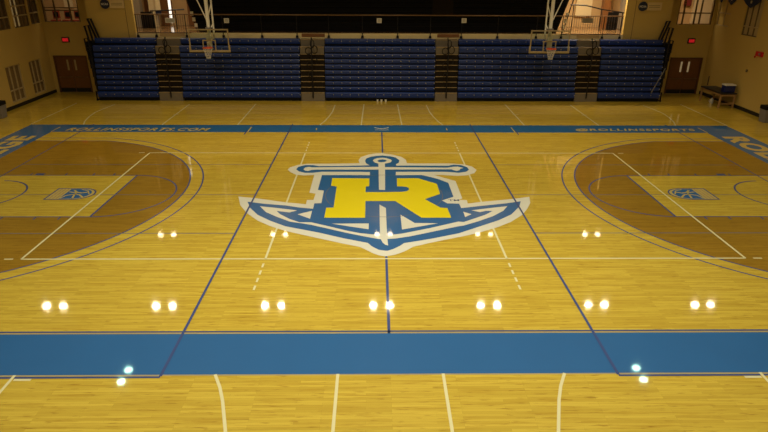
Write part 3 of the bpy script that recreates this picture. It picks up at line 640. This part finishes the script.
# upper bleachers on the balcony, folded shut
t = empty('upper_bleachers', (0, 15.9, 3.361)); tag(t, 'black folded upper bleachers on balcony behind the rail', 'bleachers')
fr = MB()
fr.add([(-9.85, 0.06, 0), (9.6, 0.06, 0), (9.6, 0.5, 0), (-9.85, 0.5, 0), (-10.6, 0.06, 2.6), (10.4, 0.06, 2.6), (10.4, 0.5, 2.6), (-10.6, 0.5, 2.6)], [(0,3,2,1),(4,5,6,7),(0,1,5,4),(1,2,6,5),(2,3,7,6),(3,0,4,7)])
fr.build('frame', M['steel_dark'], t)
for k in range(10):
    z = 0.10 + k*0.25; e = 9.8 + z*0.27
    MB().prism_x([(0.0, z), (0.06, z), (0.06, z+0.2), (0.02, z+0.2), (0.0, z+0.17)], -e, e-0.22).build('seat_row', M['upper_black'], t)
for sx in (-1, 1):
    MB().tube([(sx*9.9, -0.05, 0.0), (sx*10.5, -0.05, 2.5)], 0.03).build('end_rail', M['black_metal'], t)
    for k in range(3):
        z = 0.25 + k*0.3; MB().box(sx*(9.86+0.27*z)-0.09, sx*(9.86+0.27*z)+0.07, -0.1, -0.06, z, z+0.2).build('light_glimpse', M['white_plastic'], t)  # pale boxes stand in for light glimpsed past the bleacher ends
for x in (2.8, ):
    MB().box(x-0.02, x+1.1, -0.012, -0.001, 0.9, 1.7).build('aisle_panel', M['step_brown'], t)

# balcony railing
t = empty('balcony_railing', (0, YB-0.10, 3.1)); tag(t, 'dark balcony railing with thin top rail above blue bleachers', 'railing')
MB().tube([(-12.9, 0, 1.21), (12.85, 0, 1.21)], 0.028).build('top_rail', M['rail_tan'], t)
PX = [-12.85, -11.88, -10.28, -8.34, -6.3, -4.44, -2.76, -0.97, 0.9, 2.64, 4.3, 6.23, 8.3, 9.65, 11.85, 12.8]
for x in PX:
    p = MB().tube([(x, 0, 0.16), (x, 0, 1.19)], 0.022).build('post', M['black_metal'], t)
    MB().cyl((x, -0.0, 0.06), 0.075, 0.12, 12, 0.055).build('post_foot', M['black_metal'], p)
    MB().cyl((x, 0.0, 0.50), 0.018, 0.16, 8).build('post_clip', M['chrome'], p) if x in PX[3:13] else None
for a, b_ in ((-12.85, -11.88), (-11.88, -10.02), (9.65, 11.85), (11.85, 12.8)):
    MB().tube([(a, 0, 0.29), (b_, 0, 0.29)], 0.02).build('bottom_rail', M['rail_brown'], t)
    n = int((b_-a)/0.12)
    mb = MB()
    for k in range(1, n):
        x = a + (b_-a)*k/n; mb.tube([(x, 0, 0.30), (x, 0, 1.19)], 0.009, 5)
    mb.build('pickets', M['rail_brown'], t)

# white section number cards on the railing
def card(x, z, s, label, m='white_plastic', w=0.26):
    t = empty('section_card', (x, YB-0.14, z)); tag(t, label, 'sign', 'white cards on the balcony railing')
    MB().box(-w/2, w/2, -0.006, 0.006, 0, 0.24).build('card_panel', M[m], t)
    mb = MB()
    for k in range(3): mb.box(-w/2+0.05, w/2-0.05, -0.009, -0.0065, 0.05+k*0.06, 0.07+k*0.06)
    mb.build('print_lines', M['bin_grey'], t)
card(-8.1, 3.89, '', 'small white card on railing behind left hoop')
card(-0.08, 3.92, '', 'small white card on railing above middle bleachers')
card(4.40, 3.94, '', 'small white card on railing above aisle right of middle')
card(-11.05, 3.89, '', 'wide pale card on railing of left balcony opening', w=0.5)
card(10.95, 3.97, '', 'wide pale card on railing of right balcony opening', 'conc_grey', w=0.6)

# ------------------------------------------------------------ hanging hoops
def hoop(x, label, flip):
    t = empty('basketball_hoop', (x, 12.0, 2.83)); tag(t, label, 'basketball hoop', 'ceiling-hung side hoops')
    W, H = 0.96, 1.05
    fr = MB().box(-W, W, 0, 0.04, 0, 0.07).box(-W, W, 0, 0.04, H-0.06, H).box(-W, -W+0.06, 0, 0.04, 0.07, H-0.06).box(W-0.06, W, 0, 0.04, 0.07, H-0.06)
    fr.build('backboard_frame', M['tan_frame'], t, bevel=0.008)
    MB().box(-W-0.03, W+0.03, -0.01, 0.055, -0.03, 0.06).box(-W-0.03, -W+0.03, -0.01, 0.055, 0.06, 0.3).box(W-0.03, W+0.03, -0.01, 0.055, 0.06, 0.3).build('edge_padding', M['tan_frame'], t, bevel=0.01)
    MB().box(-0.32, 0.32, 0.0, 0.02, 0.50, 0.55).box(-0.32, -0.27, 0.0, 0.02, 0.07, 0.50).box(0.27, 0.32, 0.0, 0.02, 0.07, 0.50).build('target_square', M['tan_frame'], t)
    g = MB().box(-W+0.06, W-0.06, 0.022, 0.032, 0.07, H-0.06).build('glass_board', GLASS, t)
    zr = 0.22
    MB().tube([(0.225*math.cos(a), -0.36+0.225*math.sin(a), zr) for a in [2*PI*k/24 for k in range(24)]], 0.02, 8, True).build('rim', M['rim'], t)
    MB().box(-0.09, 0.09, -0.15, 0.0, zr-0.07, zr+0.015).build('rim_bracket', M['rim'], t)
    nb = MB()
    for k in range(12):
        for d in (-1, 1):
            pts = []
            for j in range(6):
                a = 2*PI*(k + d*j*0.5)/12; r = 0.22 - 0.026*j; pts.append((r*math.cos(a), -0.36+r*math.sin(a), zr - 0.10*j))
            nb.tube(pts, 0.006, 4)
    nb.build('net', M['net'], t)
    MB().box(-0.12, 0.12, 0.04, 0.12, 0.1, 0.75).build('mount_plate', M['white_steel'], t)
    s = flip
    MB().tube([(0.0, 0.18, 0.15), (0.0, 0.18, 6.5)], 0.085, 12).build('mast', M['white_steel'], t)
    MB().tube([(s*0.20, 0.30, 0.60), (s*0.24, 0.30, 6.5)], 0.04, 8).tube([(s*0.20, 0.30, 0.62), (0.0, 0.18, 0.5)], 0.03, 8).build('side_tube', M['white_steel'], t)
    MB().tube([(-s*0.02, 0.2, 1.35), (-s*0.85, 0.25, 3.4)], 0.028, 8).tube([(s*0.22, 0.3, 1.3), (s*0.05, 0.2, 1.0)], 0.025, 8).tube([(s*0.0, 0.2, 1.5), (s*0.24, 0.3, 2.3)], 0.025, 8).build('brace', M['white_steel'], t)
    MB().box(-0.12, 0.12, 0.06, 0.30, 1.05, 1.12).build('clamp', M['bin_grey'], t)
    return t
GLASS = bpy.data.materials.new('clear_backboard_glass'); GLASS.use_nodes = True
nt = GLASS.node_tree; gb = nt.nodes['Principled BSDF']
gb.inputs['Base Color'].default_value = (0.9, 0.95, 0.9, 1); gb.inputs['Roughness'].default_value = 0.02
gb.inputs['Transmission Weight'].default_value = 1.0; gb.inputs['IOR'].default_value = 1.05
hoop(-8.30, 'left ceiling-hung basketball hoop with orange rim', 1)
hoop(8.20, 'right ceiling-hung basketball hoop with orange rim', -1)

# ------------------------------------------------------------ signs on the walls
for x, y, z, lb in ((-17.29, YR, 2.74, 'red exit sign above left double door'), (17.31, YR, 2.80, 'red exit sign above right double door')):
    t = empty('exit_sign', (x, y-0.045, z)); tag(t, lb, 'exit sign', 'red exit signs')
    MB().box(-0.2, 0.2, -0.04, 0.044, 0, 0.28).build('sign_housing', M['exit_housing'], t, bevel=0.01)
    MB().box(-0.16, 0.16, -0.043, -0.0405, 0.05, 0.23).build('sign_face', M['exit_face'], t)
    vs, fs = text_verts('EXIT', 0.27, 0.13, 0.02)
    MB().add([(-0.135+a, -0.046, 0.075+b) for a, b in vs], fs).build('exit_letters', M['exit_red'], t)
for x, lb in ((-14.36, 'round navy association badge with pale strip on left upper wall'), (13.82, 'round navy association badge with pale strip on right upper wall')):
    t = empty('wall_badge', (x, YB-0.02, 4.80)); tag(t, lb, 'sign', 'round navy wall badges')
    n = 32; mb = MB()
    mb.add([(0.24*math.cos(2*PI*k/n), d, 0.24*math.sin(2*PI*k/n)) for d in (-0.015, 0.018) for k in range(n)], [tuple(range(n)), tuple(range(n, 2*n))[::-1]] + [(k, n+k, n+(k+1) % n, (k+1) % n) for k in range(n)])
    mb.build('badge_disc', M['navy'], t)
    MB().box(0.24, 1.0, -0.003, 0.017, -0.2, 0.2).build('pale_strip', M['pale_cream'], t)
    vs, fs = text_verts('NCAA', 0.36, 0.11, 0.02)
    MB().add([(-0.18+a, -0.018, -0.055+b) for a, b in vs], fs).build('badge_letters', M['white_plastic'], t)
    mb = MB()
    for k in range(2): mb.box(0.32, 0.9, -0.005, -0.0035, -0.05+k*0.08, -0.03+k*0.08)
    mb.build('strip_print', M['mull'], t)
# navy banners with pointed bottoms on the right wall
def pennant(y, zt, w, tip, label, motif=True):
    t = empty('pennant_banner', (XS-0.03, y, tip)); tag(t, label, 'banner', 'navy banners on the right wall')
    H = zt - tip
    prof = [(0, 0), (w*0.3, 0.17), (w*0.5, 0.36), (w*0.5, H), (-w*0.5, H), (-w*0.5, 0.36), (-w*0.3, 0.17)]
    n = len(prof)
    MB().add([(d, a, b) for d in (-0.012, 0.012) for a, b in prof], [tuple(range(n)), tuple(range(n, 2*n))[::-1]] + [(k, n+k, n+(k+1) % n, (k+1) % n) for k in range(n)]).build('banner_cloth', M['banner_navy'], t)
    MB().tube([(0, -w*0.5-0.03, H), (0, w*0.5+0.03, H)], 0.018).build('banner_rod', M['black_metal'], t)
    MB().box(-0.016, -0.0125, -0.06, 0.06, 0.22, 0.34).build('banner_mark', M['mull_cream'], t)
pennant(15.98, 6.6, 0.56, 4.96, 'navy pointed banner nearest back corner on right wall')
pennant(15.0, 6.6, 1.0, 4.90, 'middle navy pointed banner on right wall')
pennant(13.25, 6.7, 1.45, 4.86, 'widest navy pointed banner, nearest camera on right wall')

# fire alarm, thermostat, switch on the right wall
t = empty('fire_alarm', (XS-0.03, 11.62, 2.74)); tag(t, 'red fire alarm box high on right wall', 'fire alarm')
MB().box(-0.05, 0.029, -0.27, 0.27, 0, 0.22).build('alarm_box', M['red'], t, bevel=0.01)
MB().box(-0.058, -0.0505, -0.12, 0.02, 0.05, 0.16).build('strobe_lens', M['bin_grey'], t)
MB().box(-0.03, 0.029, 0.30, 0.36, -0.10, -0.02).build('pull_tab', M['red'], t)
t = empty('thermostat', (XS-0.02, 12.34, 1.87)); tag(t, 'small dark thermostat box on right wall below fire alarm', 'thermostat')
MB().box(-0.03, 0.019, -0.06, 0.06, 0, 0.13).build('case', M['mull'], t, bevel=0.008)
MB().box(-0.034, -0.0305, -0.03, 0.03, 0.05, 0.10).build('dial', M['bin_grey'], t)
t = empty('wall_bracket', (XS-0.02, 15.6, 0.62)); tag(t, 'thin dark vertical bracket on right wall near corner door', 'bracket')
MB().box(-0.03, 0.019, -0.02, 0.02, 0, 0.5).build('bracket_bar', M['mull'], t)
# ------------------------------------------------------------ training table, cooler, jug
tx, ty = 17.82, 13.45
t = empty('training_table', (tx, ty, 0)); tag(t, 'long wooden table with black padded top against right wall', 'table')
MB().box(-0.42, 0.42, -1.02, 1.02, 0.72, 0.79).build('table_top', M['table_top'], t, bevel=0.015)
MB().box(-0.38, 0.38, -0.98, -0.95, 0.62, 0.72).box(-0.38, 0.38, 0.95, 0.98, 0.62, 0.72).box(-0.38, -0.35, -0.95, 0.95, 0.62, 0.72).box(0.35, 0.38, -0.95, 0.95, 0.62, 0.72).build('apron', M['table_wood'], t)
for sx in (-1, 1):
    for sy in (-1, 1): MB().box(sx*0.36-0.035, sx*0.36+0.035, sy*0.94-0.035, sy*0.94+0.035, 0.0, 0.62).build('leg', M['table_wood'], t)
MB().box(0.33, 0.37, -0.905, 0.905, 0.20, 0.25).box(-0.325, 0.325, -0.96, -0.92, 0.20, 0.25).build('stretcher', M['table_wood'], t)
t = empty('cooler', (17.93, 12.80, 0.79)); tag(t, 'dark blue cooler with pale lid on black padded table', 'cooler')
MB().box(-0.27, 0.27, -0.19, 0.19, 0, 0.33).build('cooler_body', M['cooler_blue'], t, bevel=0.03)
MB().box(-0.28, 0.28, -0.20, 0.20, 0.335, 0.40).build('lid', M['white_plastic'], t, bevel=0.02)
MB().box(-0.285, -0.271, -0.12, 0.12, 0.22, 0.26).build('handle', M['cooler_blue'], t)
t = empty('plastic_jug', (17.75, 13.75, 0.0)); tag(t, 'small white jug on floor under black padded table', 'jug')
MB().cyl((0, 0, 0), 0.09, 0.19, 20).cyl((0, 0, 0.19), 0.09, 0.06, 20, 0.03).build('jug_body', M['white_plastic'], t, smooth=True)
MB().cyl((0, 0, 0.25), 0.03, 0.035, 16).build('cap', M['white_plastic'], t)
MB().tube([(-0.085, 0, 0.05), (-0.14, 0, 0.08), (-0.14, 0, 0.17), (-0.06, 0, 0.21)], 0.012).build('handle', M['white_plastic'], t)
# waste bins at both side walls
for x, y, lb in ((-17.98, 10.15, 'grey bin with black lid against left wall'), (18.13, 9.60, 'grey bin with black lid against right wall')):
    t = empty('waste_bin', (x, y, 0)); tag(t, lb, 'bin', 'grey waste bins')
    b0 = MB(); b0.add([(-0.2, -0.2, 0), (0.2, -0.2, 0), (0.2, 0.2, 0), (-0.2, 0.2, 0), (-0.25, -0.25, 0.6), (0.25, -0.25, 0.6), (0.25, 0.25, 0.6), (-0.25, 0.25, 0.6)], [(0,3,2,1),(4,5,6,7),(0,1,5,4),(1,2,6,5),(2,3,7,6),(3,0,4,7)])
    b0.build('bin_body', M['bin_grey'], t, bevel=0.02)
    MB().box(-0.26, 0.26, -0.26, 0.26, 0.601, 0.78).build('lid', M['steel_dark'], t, bevel=0.03)
    MB().box(-0.12, 0.12, -0.266, -0.255, 0.64, 0.74).build('flap', M['base'], t)
# three little white plates at the foot of the middle bleachers
for x, lb in ((-0.17, 'small white cup at foot of middle bleachers, leftmost of three'), (0.04, 'small white cup at foot of middle bleachers, middle of three'), (0.27, 'small white cup at foot of middle bleachers, rightmost of three')):
    o = MB().cyl((0, 0, 0), 0.045, 0.12, 14, 0.06).build('small_cup', M['white_plastic'], loc=(x, 13.85, 0.0)); tag(o, lb, 'cup', 'white cups by the bleachers')

# ------------------------------------------------------------ ceiling lamps
def lamp(x, y, lens, power, label, pair=0.38, group='high bay lamps over the court', z=8.0, col=(1.0, 0.90, 0.72), turn=False):
    t = empty('ceiling_lamp', (x, y, z)); tag(t, label, 'lamp', group)
    for s in (-1, 1):
        h = MB().cyl((s*pair, 0, 0.02), 0.30, 0.35, 20, 0.14).cyl((s*pair, 0, 0.37), 0.11, 0.25, 16).build('reflector', M['lamp_house'], t)
        MB().cyl((s*pair, 0, 0.0), 0.15, 0.018, 20).build('lens', M[lens], h)
    MB().box(-0.5, 0.5, -0.04, 0.04, 0.62, 0.70).tube([(0, 0, 0.7), (0, 0, ZT-z-0.001)], 0.03).build('hanger', M['lamp_house'], t)
    if power:
        li = bpy.data.lights.new('lamp_light', 'AREA'); li.shape = 'DISK'; li.size = 0.27; li.energy = power/2; li.color = col; li.spread = math.radians(SPREAD)
        for s in (-1, 1):
            lo = bpy.data.objects.new('lamp_light', li); COL.objects.link(lo); lo.parent = t; lo.location = (s*pair, 0, -0.02)
    if turn: t.rotation_euler = (0, 0, PI/2)
SPREAD = 152
names = ['far left', 'left', 'centre left', 'centre', 'centre right', 'right', 'far right']
PA = [85, 125, 160, 175, 160, 125, 85]
for k in range(-3, 4):
    lamp(k*5.07, 6.3, 'lamp_warm', PA[k+3], 'twin high bay lamp hung over court, %s of far court row' % names[k+3], col=(1, 0.81, 0.50))
for k, x in enumerate((-12.6, -6.0, 0.2, 6.2, 12.6)):
    lamp(x, 14.3, 'lamp_dim', 18, 'dim twin high bay lamp above the bleachers, %s of its row' % ['far left', 'left', 'centre', 'right', 'far right'][k], col=(1, 0.68, 0.36))
for x, s in ((-10.0, 'left'), (10.1, 'right')):
    lamp(x, 1.2, 'lamp_green', 20, 'greenish twin high bay lamp over %s half of the court' % s, pair=0.36, col=(0.45, 1.0, 0.72), turn=True)
PB = [90, 145, 190, 145, 90]
for j, y in enumerate((-4.5, -11.0)):
    for k in range(-2, 3):
        lamp(k*5.07, y, 'lamp_warm', PB[k+2]*(0.85 if j else 1.1), 'twin high bay lamp hung over court, %s of %s row' % (names[k+3], ['near court', 'nearest'][j]), col=(1, 0.93, 0.74))


# concourse ceiling lights
def strip_light(x, y, power, sx=1.2, sy=0.3, col=(1, 0.80, 0.52)):
    t = empty('concourse_light', (x, y, 6.5)); tag(t, 'recessed concourse ceiling light outside the frame', 'lamp', 'concourse ceiling lights')
    MB().box(-sx/2-0.05, sx/2+0.05, -sy/2-0.05, sy/2+0.05, 0.03, 0.099).build('fixture', M['lamp_house'], t)
    li = bpy.data.lights.new('tube_light', 'AREA'); li.shape = 'RECTANGLE'; li.size = sx; li.size_y = sy; li.energy = power; li.color = col
    lo = bpy.data.objects.new('tube_light', li); COL.objects.link(lo); lo.parent = t
for x, y, p in ((-11.6, 16.1, 60), (11.6, 16.1, 230), (-17.4, 17.0, 26), (17.4, 17.0, 50), (-19.2, 13.8, 5), (19.2, 13.8, 8)):
    strip_light(x, y, p)


# ------------------------------------------------------------ world, camera, view
w = bpy.data.worlds.new('World'); S.world = w; w.use_nodes = True
w.node_tree.nodes['Background'].inputs['Color'].default_value = (1, 0.85, 0.6, 1)
w.node_tree.nodes['Background'].inputs['Strength'].default_value = 0.02

cam = bpy.data.cameras.new('Camera'); co = bpy.data.objects.new('Camera', cam); COL.objects.link(co)
cam.sensor_width = 36; cam.lens = 590.779/768*36; cam.clip_start = 0.1; cam.clip_end = 200
th, ro, ya = 0.400705, 0.005406, 0.014995
R0 = Vector((math.cos(ya), -math.sin(ya), 0)); F = Vector((math.sin(ya)*math.cos(th), math.cos(ya)*math.cos(th), -math.sin(th))); U0 = R0.cross(F)
R = math.cos(ro)*R0 + math.sin(ro)*U0; U = math.cos(ro)*U0 - math.sin(ro)*R0
co.matrix_world = Matrix(((R.x, U.x, -F.x, -0.261), (R.y, U.y, -F.y, -17.609), (R.z, U.z, -F.z, 6.707), (0, 0, 0, 1)))
S.camera = co
S.view_settings.view_transform = 'Standard'; S.view_settings.look = 'None'; S.view_settings.gamma = 1; S.view_settings.use_curve_mapping = False
S.view_settings.exposure = EXPO
S.cycles.use_denoising = True
S.cycles.sample_clamp_indirect = 4.0
